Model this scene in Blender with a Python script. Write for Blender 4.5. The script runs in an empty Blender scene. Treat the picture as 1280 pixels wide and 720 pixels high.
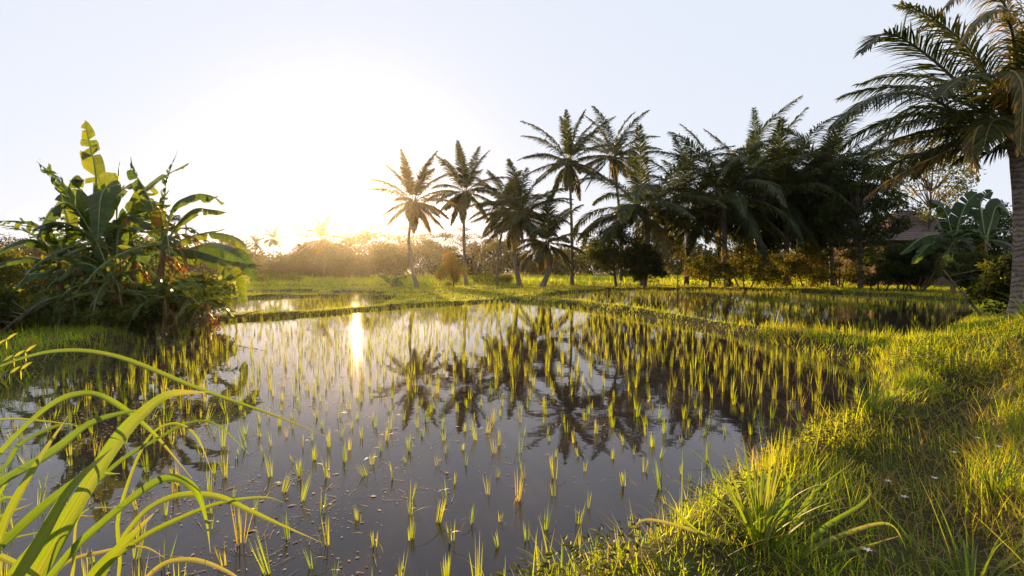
import bpy, math
import numpy as np
from math import radians, sin, cos, pi, tan, atan, exp
S = bpy.context.scene
COL = S.collection
rng = np.random.default_rng(11)

# ------------------------------------------------------------------ camera maths
CAMH = 1.60
FPX = 640.0                      # focal length in pixels of a 1280 wide frame (18 mm)
PITCH = atan(24 / 640.0)
SUN_AZ = radians(-17.0)          # measured from +Y towards +X
SUN_EL = radians(7.2)

def ray(px, py):
    x = (px - 640) / FPX; z = (360 - py) / FPX
    return np.array([x, cos(PITCH) + z * sin(PITCH), -sin(PITCH) + z * cos(PITCH)])
def at(px, py, Y):
    d = ray(px, py); return np.array([0, 0, CAMH]) + d * (Y / d[1])
def gp(px, py, z=0.0):
    d = ray(px, py); t = (z - CAMH) / d[2]
    return np.array([0, 0, CAMH]) + d * t

# ------------------------------------------------------------------ object helpers
def tag(o, label=None, cat=None, group=None, kind=None):
    if label: o['label'] = label
    if cat: o['category'] = cat
    if group: o['group'] = group
    if kind: o['kind'] = kind
    return o
def empty(name, loc, label, cat, group=None):
    o = bpy.data.objects.new(name, None); COL.objects.link(o)
    o.location = loc; o.empty_display_size = .2
    return tag(o, label, cat, group)

class MB:
    """collects vertices / quads in world space, links them as one mesh object"""
    def __init__(s):
        s.V = []; s.Q = []; s.T = []; s.M = []; s.U = []; s.n = 0
    def add(s, V, Q, tint=None, mat=0, uv=None):
        V = np.asarray(V, float).reshape(-1, 3); Q = np.asarray(Q, int).reshape(-1, 4)
        s.V.append(V); s.Q.append(Q + s.n); s.n += len(V)
        if tint is None: tint = np.full(len(V), .5)
        s.T.append(np.broadcast_to(np.asarray(tint, float), (len(V),)).copy())
        s.M.append(np.full(len(Q), mat, int))
        s.U.append(np.zeros((len(V), 2)) if uv is None else np.asarray(uv, float).reshape(-1, 2))
    def build(s, name, mats, parent=None, smooth=True, origin=None):
        me = bpy.data.meshes.new(name)
        V = np.concatenate(s.V); Q = np.concatenate(s.Q)
        if origin is not None: V = V - np.asarray(origin)
        elif parent is not None: V = V - np.asarray(parent.location)
        me.vertices.add(len(V)); me.vertices.foreach_set('co', V.astype(np.float32).ravel())
        me.loops.add(Q.size); me.loops.foreach_set('vertex_index', Q.astype(np.int32).ravel())
        me.polygons.add(len(Q))
        me.polygons.foreach_set('loop_start', (np.arange(len(Q)) * 4).astype(np.int32))
        me.polygons.foreach_set('material_index', np.concatenate(s.M).astype(np.int32))
        me.polygons.foreach_set('use_smooth', np.full(len(Q), smooth))
        a = me.attributes.new('tint', 'FLOAT', 'POINT'); a.data.foreach_set('value', np.concatenate(s.T).astype(np.float32))
        u = me.attributes.new('strip', 'FLOAT2', 'POINT'); u.data.foreach_set('vector', np.concatenate(s.U).astype(np.float32).ravel())
        for m in (mats if isinstance(mats, (list, tuple)) else [mats]): me.materials.append(m)
        me.update(calc_edges=True)
        o = bpy.data.objects.new(name, me); COL.objects.link(o)
        if origin is not None and parent is None: o.location = origin
        if parent is not None: o.parent = parent
        return o

def nrm(a):
    a = np.asarray(a, float); return a / np.maximum(np.linalg.norm(a, axis=-1, keepdims=True), 1e-9)

def blades(mb, P, D, Wd, L, W, droop, K=3, prof='grass', tint=.5, mat=0):
    """many narrow leaves at once: root P, first direction D, width direction Wd"""
    P = np.atleast_2d(P); N = len(P); D = nrm(np.broadcast_to(D, (N, 3))); Wd = nrm(np.broadcast_to(Wd, (N, 3)))
    L = np.broadcast_to(L, (N,)); W = np.broadcast_to(W, (N,)); droop = np.broadcast_to(droop, (N,))
    tint = np.broadcast_to(tint, (N,))
    t = np.linspace(0, 1, K + 1)
    if prof == 'grass': w = (1 - t ** 2.2) * .97 + .03
    elif prof == 'leaflet': w = np.minimum(1, .45 + 2.2 * t) * (1 - t ** 3) * .97 + .03
    else: w = np.sin(pi * np.clip(t, 0, 1) ** .8) ** .8 * .97 + .03
    c = P[:, None, :].repeat(K + 1, 1).copy()
    for k in range(1, K + 1):
        tm = (k - .5) / K
        d = nrm(D - np.array([0, 0, 1.]) * (droop * 2 * tm)[:, None])
        c[:, k] = c[:, k - 1] + d * (L / K)[:, None]
    off = Wd[:, None, :] * (W[:, None] * w[None, :] * .5)[:, :, None]
    V = np.stack([c - off, c + off], 2).reshape(-1, 3)           # N,(K+1),2
    base = (np.arange(N) * (K + 1) * 2)[:, None] + (np.arange(K) * 2)[None, :]
    Q = np.stack([base, base + 1, base + 3, base + 2], -1).reshape(-1, 4)
    uv = np.stack([np.broadcast_to(np.array([0., 1.]), (N, K + 1, 2)), np.broadcast_to(t[None, :, None], (N, K + 1, 2))], -1)
    mb.add(V, Q, np.repeat(tint, (K + 1) * 2), mat, uv)

def leafquads(mb, P, D, Nn, L, W, tint, mat=0, fold=.12):
    """broad leaves: one folded diamond each"""
    N = len(P); D = nrm(D); B = nrm(np.cross(D, Nn)); U = np.cross(B, D)
    L = np.broadcast_to(L, (N,))[:, None]; W = np.broadcast_to(W, (N,))[:, None]
    a = P; b = P + D * L * .45 + B * W * .5 + U * W * fold; c = P + D * L - U * L * fold; d = P + D * L * .45 - B * W * .5 + U * W * fold
    V = np.stack([a, b, c, d], 1).reshape(-1, 3)
    Q = np.arange(N * 4).reshape(N, 4)
    mb.add(V, Q, np.repeat(np.broadcast_to(tint, (N,)), 4), mat)

def tube(mb, pts, rad, sides=8, tint=.5, mat=0, noise=0.0, cap=True):
    pts = np.asarray(pts, float); n = len(pts); rad = np.broadcast_to(rad, (n,))
    T = nrm(np.gradient(pts, axis=0))
    ref = np.array([0.3, 1., 0.1]) if abs(T[0, 2]) > .7 else np.array([0, 0, 1.])
    A = nrm(np.cross(T, ref)); B = np.cross(T, A)
    ang = np.arange(sides) / sides * 2 * pi
    r = rad[:, None] * (1 + noise * rng.uniform(-1, 1, (n, sides)))
    V = pts[:, None] + A[:, None] * (np.cos(ang)[None, :, None] * r[..., None]) + B[:, None] * (np.sin(ang)[None, :, None] * r[..., None])
    V = V.reshape(-1, 3)
    i = np.arange(n - 1)[:, None] * sides; j = np.arange(sides)[None, :]; j2 = (j + 1) % sides
    Q = np.stack([i + j, i + j2, i + sides + j2, i + sides + j], -1).reshape(-1, 4)
    mb.add(V, Q, tint, mat)
    if cap:
        c = (n - 1) * sides
        if sides == 8: mb.Q.append(np.array([[c, c + 1, c + 2, c + 3], [c, c + 3, c + 4, c + 7], [c + 4, c + 5, c + 6, c + 7]]) + mb.n - len(V)); mb.M.append(np.full(3, mat))

def spline(pts, n):
    """Catmull-Rom through the points, n samples evenly by parameter"""
    p = np.asarray(pts, float)
    p = np.vstack([2 * p[0] - p[1], p, 2 * p[-1] - p[-2]])
    seg = len(p) - 3; out = []
    for u in np.linspace(0, seg - 1e-6, n):
        i = int(u); t = u - i; a, b, c, d = p[i:i + 4]
        out.append(.5 * ((2 * b) + (-a + c) * t + (2 * a - 5 * b + 4 * c - d) * t * t + (-a + 3 * b - 3 * c + d) * t ** 3))
    return np.array(out)

def vnoise(x, y, s=1.0, seed=0):
    r = np.random.default_rng(seed); v = np.zeros_like(np.asarray(x, float)); 
    for k in range(5):
        a = r.uniform(0, 2 * pi); f = s * (1.0 + .75 * k); ph = r.uniform(0, 6.28)
        v = v + np.sin((x * cos(a) + y * sin(a)) * f + ph + 1.3 * np.sin((x * sin(a) - y * cos(a)) * f * .6 + ph * 2)) / (1 + .5 * k)
    return v / 2.6

# ------------------------------------------------------------------ materials
def new_mat(name):
    m = bpy.data.materials.new(name); m.use_nodes = True
    nt = m.node_tree; nt.nodes.clear(); return m, nt, nt.nodes.new('ShaderNodeOutputMaterial')
def ramp(nt, stops, fac):
    r = nt.nodes.new('ShaderNodeValToRGB'); e = r.color_ramp.elements
    while len(e) < len(stops): e.new(.5)
    for k, (p, c) in enumerate(stops): e[k].position = p; e[k].color = (*c, 1)
    nt.links.new(fac, r.inputs[0]); return r.outputs[0]
def noise(nt, scale, detail=4, coord=None, rough=.55):
    n = nt.nodes.new('ShaderNodeTexNoise'); n.inputs['Scale'].default_value = scale
    n.inputs['Detail'].default_value = detail; n.inputs['Roughness'].default_value = rough
    if coord: nt.links.new(coord, n.inputs['Vector'])
    return n
def leaf_mat(name, stops, tstops, trans=.5, rough=.45, spec=.35, stripes=0, objrand=False):
    m, nt, out = new_mat(name); N = nt.nodes; Lk = nt.links
    at_ = N.new('ShaderNodeAttribute'); at_.attribute_name = 'tint'
    fac = at_.outputs['Fac']
    if objrand:
        oi = N.new('ShaderNodeObjectInfo'); mm = N.new('ShaderNodeMath'); mm.operation = 'MULTIPLY_ADD'
        Lk.new(oi.outputs['Random'], mm.inputs[0]); mm.inputs[1].default_value = .3; 
        sb = N.new('ShaderNodeMath'); sb.operation = 'SUBTRACT'; Lk.new(fac, sb.inputs[0]); sb.inputs[1].default_value = .15
        Lk.new(sb.outputs[0], mm.inputs[2]); fac = mm.outputs[0]
    geo = N.new('ShaderNodeNewGeometry')
    nz = noise(nt, 9, 3, geo.outputs['Position'])
    ad = N.new('ShaderNodeMath'); ad.operation = 'MULTIPLY_ADD'; Lk.new(nz.outputs['Fac'], ad.inputs[0]); ad.inputs[1].default_value = .35
    s2 = N.new('ShaderNodeMath'); s2.operation = 'SUBTRACT'; Lk.new(fac, s2.inputs[0]); s2.inputs[1].default_value = .175
    Lk.new(s2.outputs[0], ad.inputs[2]); fac = ad.outputs[0]
    c = ramp(nt, stops, fac); tc = ramp(nt, tstops, fac)
    bs = N.new('ShaderNodeBsdfPrincipled'); bs.inputs['Roughness'].default_value = rough
    bs.inputs['Specular IOR Level'].default_value = spec
    tr = N.new('ShaderNodeBsdfTranslucent')
    if stripes:
        a2 = N.new('ShaderNodeAttribute'); a2.attribute_name = 'strip'
        sp = N.new('ShaderNodeSeparateXYZ'); Lk.new(a2.outputs['Vector'], sp.inputs[0])
        mp = N.new('ShaderNodeCombineXYZ'); mu = N.new('ShaderNodeMath'); mu.operation = 'MULTIPLY'; mu.inputs[1].default_value = stripes
        Lk.new(sp.outputs[0], mu.inputs[0]); Lk.new(mu.outputs[0], mp.inputs[0])
        mv = N.new('ShaderNodeMath'); mv.operation = 'MULTIPLY'; mv.inputs[1].default_value = 1.5
        Lk.new(sp.outputs[1], mv.inputs[0]); Lk.new(mv.outputs[0], mp.inputs[1])
        st = noise(nt, 1, 3, mp.outputs[0], .7)
        rm = ramp(nt, [(.3, (.50, .52, .50)), (.7, (1.18, 1.15, 1.1))], st.outputs['Fac'])
        for src, tgt in ((c, 'c'), (tc, 't')):
            mx = N.new('ShaderNodeMix'); mx.data_type = 'RGBA'; mx.blend_type = 'MULTIPLY'; mx.inputs[0].default_value = 1
            Lk.new(src, mx.inputs[6]); Lk.new(rm, mx.inputs[7])
            if tgt == 'c': c = mx.outputs[2]
            else: tc = mx.outputs[2]
        bp = N.new('ShaderNodeBump'); bp.inputs['Strength'].default_value = .35; bp.inputs['Distance'].default_value = .002
        Lk.new(st.outputs['Fac'], bp.inputs['Height']); Lk.new(bp.outputs[0], bs.inputs['Normal'])
    Lk.new(c, bs.inputs['Base Color']); Lk.new(tc, tr.inputs['Color'])
    mix = N.new('ShaderNodeMixShader'); mix.inputs[0].default_value = trans
    Lk.new(bs.outputs[0], mix.inputs[1]); Lk.new(tr.outputs[0], mix.inputs[2]); Lk.new(mix.outputs[0], out.inputs[0])
    return m
def solid_mat(name, stops, scale=6, rough=.85, bump=.4, stretch=(1, 1, 1), dist=.03, spec=.3):
    m, nt, out = new_mat(name); N = nt.nodes; Lk = nt.links
    geo = N.new('ShaderNodeNewGeometry'); mp = N.new('ShaderNodeMapping'); mp.inputs['Scale'].default_value = stretch
    Lk.new(geo.outputs['Position'], mp.inputs[0])
    nz = noise(nt, scale, 6, mp.outputs[0], .65)
    bs = N.new('ShaderNodeBsdfPrincipled'); bs.inputs['Roughness'].default_value = rough; bs.inputs['Specular IOR Level'].default_value = spec
    Lk.new(ramp(nt, stops, nz.outputs['Fac']), bs.inputs['Base Color'])
    bp = N.new('ShaderNodeBump'); bp.inputs['Strength'].default_value = bump; bp.inputs['Distance'].default_value = dist
    Lk.new(nz.outputs['Fac'], bp.inputs['Height']); Lk.new(bp.outputs[0], bs.inputs['Normal'])
    Lk.new(bs.outputs[0], out.inputs[0]); return m

G0, G1, G2, STRAW = (.020, .042, .006), (.050, .100, .008), (.110, .165, .010), (.30, .21, .07)
TG0, TG1, TG2, TSTRAW = (.10, .18, .004), (.46, .62, .006), (.72, .76, .010), (.55, .40, .06)
M_GRASS = leaf_mat('grass_blades', [(0, G0), (.4, G1), (.75, G2), (.93, STRAW)], [(0, TG0), (.4, TG1), (.75, TG2), (.93, TSTRAW)], .62)
M_RICE = leaf_mat('rice_leaves', [(0, G1), (.5, G2), (.9, (.15, .17, .02)), (1, STRAW)], [(0, (.20, .34, .006)), (.5, (.42, .50, .01)), (.9, (.5, .48, .02)), (1, TSTRAW)], .55, objrand=True)
M_REED = leaf_mat('reed_leaves', [(0, (.04, .09, .025)), (.5, (.055, .125, .010)), (.85, (.18, .20, .05)), (1, (.45, .38, .2))],
                  [(0, (.10, .20, .02)), (.5, (.28, .44, .010)), (.85, (.45, .45, .05)), (1, (.4, .34, .15))], .5, .4, .4, stripes=26)
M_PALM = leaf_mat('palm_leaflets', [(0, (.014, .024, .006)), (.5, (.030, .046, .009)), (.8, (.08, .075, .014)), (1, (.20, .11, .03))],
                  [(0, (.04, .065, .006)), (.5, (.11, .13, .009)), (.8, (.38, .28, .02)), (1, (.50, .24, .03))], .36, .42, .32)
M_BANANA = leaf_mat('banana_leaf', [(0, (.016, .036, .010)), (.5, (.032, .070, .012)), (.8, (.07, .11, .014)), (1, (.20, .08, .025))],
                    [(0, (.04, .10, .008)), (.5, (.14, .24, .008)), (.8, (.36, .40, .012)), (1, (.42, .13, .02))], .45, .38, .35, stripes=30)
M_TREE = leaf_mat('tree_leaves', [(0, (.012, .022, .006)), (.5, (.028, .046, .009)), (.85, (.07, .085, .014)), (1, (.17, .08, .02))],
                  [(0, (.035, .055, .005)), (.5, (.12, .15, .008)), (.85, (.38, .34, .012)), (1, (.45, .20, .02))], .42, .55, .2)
M_FAR = leaf_mat('far_leaves', [(0, (.018, .030, .008)), (.6, (.045, .052, .014)), (1, (.10, .09, .03))],
                 [(0, (.04, .055, .006)), (.6, (.16, .14, .012)), (1, (.40, .24, .02))], .4, .6, .2)
M_BARK = solid_mat('bark', [(.3, (.06, .045, .032)), (.6, (.14, .105, .075)), (.8, (.22, .18, .14))], 7, .9, .6, (1, 1, .35))
M_PSEUDO = solid_mat('banana_stem', [(.3, (.09, .045, .02)), (.55, (.20, .11, .05)), (.8, (.16, .15, .06))], 9, .7, .4, (2, 2, .3))
M_MIDRIB = solid_mat('leaf_midrib', [(.3, (.12, .17, .04)), (.7, (.22, .26, .08))], 8, .5, .1)
M_RACHIS = solid_mat('palm_rachis', [(.3, (.10, .09, .025)), (.7, (.20, .15, .05))], 8, .5, .1)
M_NUT = solid_mat('coconut_husk', [(.3, (.10, .09, .02)), (.7, (.28, .17, .04))], 8, .5, .2)
M_ROOF = None

def palm_trunk_mat():
    m, nt, out = new_mat('palm_trunk_bark'); N = nt.nodes; Lk = nt.links
    geo = N.new('ShaderNodeNewGeometry'); sp = N.new('ShaderNodeSeparateXYZ'); Lk.new(geo.outputs['Position'], sp.inputs[0])
    nz = noise(nt, 5, 6, geo.outputs['Position'], .65)
    cb = N.new('ShaderNodeMath'); cb.operation = 'MULTIPLY_ADD'; Lk.new(nz.outputs['Fac'], cb.inputs[0]); cb.inputs[1].default_value = .30; Lk.new(sp.outputs[2], cb.inputs[2])
    mu = N.new('ShaderNodeMath'); mu.operation = 'MULTIPLY'; mu.inputs[1].default_value = 9.5; Lk.new(cb.outputs[0], mu.inputs[0])
    fr = N.new('ShaderNodeMath'); fr.operation = 'FRACT'; Lk.new(mu.outputs[0], fr.inputs[0])
    c1 = ramp(nt, [(0, (.06, .05, .045)), (.2, (.24, .20, .175)), (.75, (.36, .32, .29)), (1, (.15, .125, .11))], fr.outputs[0])
    c2 = ramp(nt, [(.3, (.55, .5, .45)), (.7, (1.1, 1.05, 1.0))], nz.outputs['Fac'])
    mx = N.new('ShaderNodeMix'); mx.data_type = 'RGBA'; mx.blend_type = 'MULTIPLY'; mx.inputs[0].default_value = 1
    Lk.new(c1, mx.inputs[6]); Lk.new(c2, mx.inputs[7])
    bs = N.new('ShaderNodeBsdfPrincipled'); bs.inputs['Roughness'].default_value = .85; bs.inputs['Specular IOR Level'].default_value = .25
    Lk.new(mx.outputs[2], bs.inputs['Base Color'])
    bp = N.new('ShaderNodeBump'); bp.inputs['Strength'].default_value = .7; bp.inputs['Distance'].default_value = .03
    Lk.new(fr.outputs[0], bp.inputs['Height']); Lk.new(bp.outputs[0], bs.inputs['Normal']); Lk.new(bs.outputs[0], out.inputs[0]); return m
M_TRUNK = palm_trunk_mat()

def ground_mat():
    m, nt, out = new_mat('soil_and_thatch'); N = nt.nodes; Lk = nt.links
    geo = N.new('ShaderNodeNewGeometry')
    n1 = noise(nt, 2.2, 6, geo.outputs['Position'], .65); n2 = noise(nt, 38, 4, geo.outputs['Position'], .7)
    c1 = ramp(nt, [(.35, (.035, .026, .016)), (.55, (.050, .048, .018)), (.7, (.050, .070, .016))], n1.outputs['Fac'])
    c2 = ramp(nt, [(.3, (.6, .55, .5)), (.7, (1.3, 1.25, 1.1))], n2.outputs['Fac'])
    mx = N.new('ShaderNodeMix'); mx.data_type = 'RGBA'; mx.blend_type = 'MULTIPLY'; mx.inputs[0].default_value = 1
    Lk.new(c1, mx.inputs[6]); Lk.new(c2, mx.inputs[7])
    bs = N.new('ShaderNodeBsdfPrincipled'); bs.inputs['Roughness'].default_value = .95; bs.inputs['Specular IOR Level'].default_value = .15
    Lk.new(mx.outputs[2], bs.inputs['Base Color'])
    bp = N.new('ShaderNodeBump'); bp.inputs['Strength'].default_value = .6; bp.inputs['Distance'].default_value = .03
    Lk.new(n2.outputs['Fac'], bp.inputs['Height']); Lk.new(bp.outputs[0], bs.inputs['Normal']); Lk.new(bs.outputs[0], out.inputs[0]); return m
def water_mat():
    m, nt, out = new_mat('paddy_water'); N = nt.nodes; Lk = nt.links
    geo = N.new('ShaderNodeNewGeometry'); mp = N.new('ShaderNodeMapping'); mp.inputs['Scale'].default_value = (1.0, .45, 1); mp.inputs['Rotation'].default_value = (0, 0, .5)
    Lk.new(geo.outputs['Position'], mp.inputs[0])
    n1 = noise(nt, 1.6, 7, mp.outputs[0], .62)
    c = ramp(nt, [(.32, (.015, .012, .012)), (.5, (.028, .020, .018)), (.68, (.055, .038, .030))], n1.outputs['Fac'])
    bs = N.new('ShaderNodeBsdfPrincipled'); bs.inputs['Roughness'].default_value = .028; bs.inputs['IOR'].default_value = 1.42
    Lk.new(c, bs.inputs['Base Color'])
    n2 = noise(nt, 3.5, 2, geo.outputs['Position'])
    bp = N.new('ShaderNodeBump'); bp.inputs['Strength'].default_value = .09; bp.inputs['Distance'].default_value = .012
    Lk.new(n2.outputs['Fac'], bp.inputs['Height']); Lk.new(bp.outputs[0], bs.inputs['Normal']); Lk.new(bs.outputs[0], out.inputs[0]); return m

# ------------------------------------------------------------------ ground plan: paddies, bunds
def P2(*pp): return np.array([gp(a, b)[:2] for a, b in pp])
MAIN = np.vstack([P2((-10, 498), (60, 468), (130, 434), (215, 410), (300, 400), (400, 394), (520, 383), (640, 377),
                     (720, 384), (800, 397), (900, 415), (1000, 437), (1088, 456)),
                  np.array([(4.6, 6.3), (3.45, 5.0), (2.5, 4.25), (1.88, 3.75), (1.3, 3.2), (.82, 2.75), (.40, 2.35), (-.1, 1.95), (-.7, 1.6), (-1.6, 1.6), (-4.2, 2.0), (-8, 4.0)])])
BACK = np.array([(1.1, 26.9), (3.4, 22.45), (4.9, 17.5), (5.95, 13.5), (6.6, 10.9), (7.4, 10.0), (9.4, 11.4), (13.5, 15.5), (17.0, 18.8), (21.6, 24.4), (22, 30), (20, 37.5), (13.4, 40), (7.5, 38.5), (3.2, 33)])
LEFT = P2((222, 403), (300, 394.5), (398, 390.5), (470, 384.5), (492, 374), (440, 371), (330, 372), (225, 380))
LEFT2 = P2((250, 377.5), (330, 370), (400, 369), (385, 364.5), (310, 365), (235, 370))
GLINT = P2((414, 369.6), (470, 371.8), (482, 368), (455, 365.5), (420, 365.5))
PADS = [MAIN, BACK, LEFT, LEFT2, GLINT]

def sdist(x, y, poly):
    """signed distance to a polygon, negative inside"""
    x = np.asarray(x, float); y = np.asarray(y, float)
    d2 = np.full(x.shape, 1e9); ins = np.zeros(x.shape, bool)
    n = len(poly)
    for i in range(n):
        ax, ay = poly[i]; bx, by = poly[(i + 1) % n]
        ex, ey = bx - ax, by - ay
        t = np.clip(((x - ax) * ex + (y - ay) * ey) / (ex * ex + ey * ey), 0, 1)
        d2 = np.minimum(d2, (x - ax - t * ex) ** 2 + (y - ay - t * ey) ** 2)
        c = ((ay > y) != (by > y)) & (x < (bx - ax) * (y - ay) / (by - ay + 1e-12) + ax)
        ins ^= c
    d = np.sqrt(d2); return np.where(ins, -d, d)
def ldist(x, y, pts):
    d2 = np.full(np.shape(x), 1e9)
    for (ax, ay), (bx, by) in zip(pts[:-1], pts[1:]):
        ex, ey = bx - ax, by - ay
        t = np.clip(((x - ax) * ex + (y - ay) * ey) / (ex * ex + ey * ey), 0, 1)
        d2 = np.minimum(d2, (x - ax - t * ex) ** 2 + (y - ay - t * ey) ** 2)
    return np.sqrt(d2)
CREST = [(-.1, 1.5), (.45, 2.0), (1.05, 2.5), (1.95, 3.4), (3.3, 4.7), (5.4, 6.6), (8.6, 9.3), (14, 14)]
DIVIDER = [(.7, 26.4), (3.05, 22.1), (4.6, 17.4), (5.65, 13.4), (6.25, 10.7), (6.9, 9.6)]
RIGHT = [(2.35, 1.9), (2.75, 2.5), (3.4, 3.1), (4.7, 4.0), (7, 5.6)]
HOLLOW = [(1.9, 1.9), (2.15, 2.7), (2.8, 3.4), (4.1, 4.5), (6.0, 5.9), (10, 8.5)]
def paddist(x, y):
    d = np.full(np.shape(x), 1e9)
    for p in PADS: d = np.minimum(d, sdist(x, y, p))
    return d
def H(x, y, d=None):
    x = np.asarray(x, float); y = np.asarray(y, float)
    if d is None: d = paddist(x, y)
    land = .24 - .11 * np.clip((y - 8) / 6, 0, 1) + .04 * vnoise(x, y, .9, 3) + .025 * vnoise(x, y, 3.1, 4)
    near = np.clip((11 - y) / 4, 0, 1) * (x > -1)
    land = land + near * (.10 + .17 * np.exp(-(ldist(x, y, CREST) / .65) ** 2) - .16 * np.exp(-(ldist(x, y, HOLLOW) / .38) ** 2) + .24 * np.exp(-(ldist(x, y, RIGHT) / .45) ** 2))
    land = land + .55 * np.clip((x / np.maximum(y, 1) - .86) / .22, 0, 1) * np.clip((x - 3) / 2, 0, 1) * np.clip((15 - y) / 5, 0, 1)
    land = land + .09 * np.exp(-(ldist(x, y, DIVIDER) / .40) ** 2)
    land = land + .12 * np.clip((y - 60) / 200, 0, 1)
    w = np.clip((d + .12) / .5, 0, 1); w = w * w * (3 - 2 * w)
    return -.14 + (np.maximum(land, .05) + .14) * w
def H1(x, y): return float(H(np.array([x]), np.array([y]))[0])

def axis(fine0, fine1, step, lo, hi, grow=1.09):
    a = list(np.arange(fine0, fine1 + 1e-6, step)); s = step; v = a[-1]
    while v < hi: s *= grow; v = min(v + s, hi); a.append(v)
    s = step; v = a[0]; b = []
    while v > lo: s *= grow; v = max(v - s, lo); b.append(v)
    return np.array(b[::-1] + a)
gx = axis(-12, 10, .13, -400, 400); gy = axis(1, 16, .13, -60, 430, 1.05)
X, Y = np.meshgrid(gx, gy); Z = H(X, Y)
nx, ny = len(gx), len(gy)
ii = (np.arange(ny - 1)[:, None] * nx + np.arange(nx - 1)[None, :]).ravel()
mb = MB(); mb.add(np.stack([X, Y, Z], -1), np.stack([ii, ii + 1, ii + nx + 1, ii + nx], -1))
tag(mb.build('ground', ground_mat()), kind='structure')
mb = MB(); mb.add([(-40, .8, 0), (40, .8, 0), (40, 56, 0), (-40, 56, 0)], [[0, 1, 2, 3]])
tag(mb.build('water', water_mat(), smooth=False), kind='structure')

# ------------------------------------------------------------------ grass on the banks and the fields
def scatter(y0, y1, dens, xa=-1e9, xb=1e9):
    n = int(dens * (y1 - y0) * (2.3 * y1 + 1.5)); y = rng.uniform(y0, y1, n); x = rng.uniform(-1.15 * y1 - .7, 1.15 * y1 + .7, n)
    k = (np.abs(x) < 1.13 * y + .7) & (x > xa) & (x < xb); return x[k], y[k]
def grass_band(mb, y0, y1, dens, lmin, lmax, w, K, xa=-1e9, xb=1e9, edge=-.1, dmax=1e9, straw=.10):
    x, y = scatter(y0, y1, dens, xa, xb); d = paddist(x, y)
    p1 = vnoise(x, y, .8, 21); p2 = vnoise(x, y, 3.2, 22)
    k = (d > edge + rng.uniform(0, .14, len(x))) & (d < dmax) & (rng.uniform(0, 1, len(x)) < .72 + .35 * p2)
    k &= ~((sdist(x, y, MAIN) < .42) & (x > .3) & (y > 9) & (rng.uniform(0, 1, len(x)) < .05))
    hol = np.exp(-(ldist(x, y, HOLLOW) / .3) ** 2) * (y < 9); k &= rng.uniform(0, 1, len(x)) > .8 * hol
    x, y, d, p1, p2, hol = (v[k] for v in (x, y, d, p1, p2, hol)); n = len(x)
    z = H(x, y, d)
    L = rng.uniform(lmin, lmax, n) * (1 + .35 * p1 + .2 * p2) * np.where(rng.uniform(0, 1, n) < .05, 2.0, 1)
    cl = vnoise(x, y, 6.5, 23); az = rng.uniform(0, 2 * pi, n) * .55 + 4.5 * vnoise(x, y, 2.3, 24) + 2; lean = rng.uniform(.05, .95, n); L = L * (1 + .45 * cl)
    D = np.stack([np.cos(az) * lean, np.sin(az) * lean, np.ones(n)], -1)
    wa = az + pi / 2 + rng.uniform(-.6, .6, n)
    tint = np.clip(.5 + .20 * p1 + .16 * p2 + .10 * cl + rng.normal(0, .15, n), .02, .86)
    tint = np.where(rng.uniform(0, 1, n) < straw * (1 + 3 * hol), rng.uniform(.92, 1, n), tint)
    blades(mb, np.stack([x, y, z - .01], -1), D, np.stack([np.cos(wa), np.sin(wa), 0 * wa], -1), L, w * rng.uniform(.6, 1.3, n), rng.uniform(.05, .85, n), K, 'grass', tint)
mb = MB()
grass_band(mb, 1.2, 3.2, 3700, .07, .17, .0045, 4, -.8)
grass_band(mb, 3.2, 6.0, 2200, .08, .19, .0058, 3, 0)
grass_band(mb, 6.0, 12., 900, .10, .23, .009, 3, 0)
tag(mb.build('grass', M_GRASS), 'lush short grass covering the sunlit bank on the right', 'grass', kind='stuff')
mb = MB()
grass_band(mb, 5.0, 12., 420, .12, .30, .009, 3, xb=0)
grass_band(mb, 12., 24, 520, .06, .15, .012, 2)
grass_band(mb, 24., 44, 100, .08, .19, .022, 2)
grass_band(mb, 44., 100, 14, .25, .5, .06, 2)
tag(mb.build('grass', M_GRASS), 'green grass on the low mud banks and the far field', 'grass', kind='stuff')

mb = MB(); x, y = scatter(1.3, 7, 260, .2); d = paddist(x, y); k = (d > .15) & (rng.uniform(0, 1, len(x)) < .25 + .75 * np.exp(-(ldist(x, y, HOLLOW) / .6) ** 2)); x, y, d = x[k], y[k], d[k]; n = len(x)
az = rng.uniform(0, 6.28, n); blades(mb, np.stack([x, y, H(x, y, d) + rng.uniform(.0, .10, n)], -1), np.stack([np.cos(az), np.sin(az), rng.uniform(-.1, .9, n)], -1), np.stack([-np.sin(az), np.cos(az), 0 * az], -1), rng.uniform(.1, .34, n), .0045, rng.uniform(.1, .8, n), 4, 'grass', rng.uniform(.86, 1, n))
tag(mb.build('dry_straw', M_GRASS), 'dead brown straw tangled in the dark hollow of the bank', 'straw', kind='stuff')
mb = MB(); x, y = scatter(1.3, 8, 330, .0); d = paddist(x, y); k = (d > .1) & (vnoise(x, y, 1.9, 51) > .12); x, y, d = x[k], y[k], d[k]
for r_ in range(5):
    n = len(x); az = rng.uniform(0, 6.28, n); h = rng.uniform(.03, .13, n)
    leafquads(mb, np.stack([x + rng.normal(0, .02, n), y + rng.normal(0, .02, n), H(x, y, d) + h], -1), np.stack([np.cos(az), np.sin(az), rng.uniform(-.1, .5, n)], -1), np.stack([rng.normal(0, .3, n), rng.normal(0, .3, n), np.ones(n)], -1), rng.uniform(.018, .045, n), rng.uniform(.010, .022, n), np.clip(rng.normal(.45, .17, n), 0, 1))
tag(mb.build('ground_weeds', M_TREE, smooth=False), 'small broad leaved weeds among the grass of the right bank', 'weeds', kind='stuff')

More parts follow.
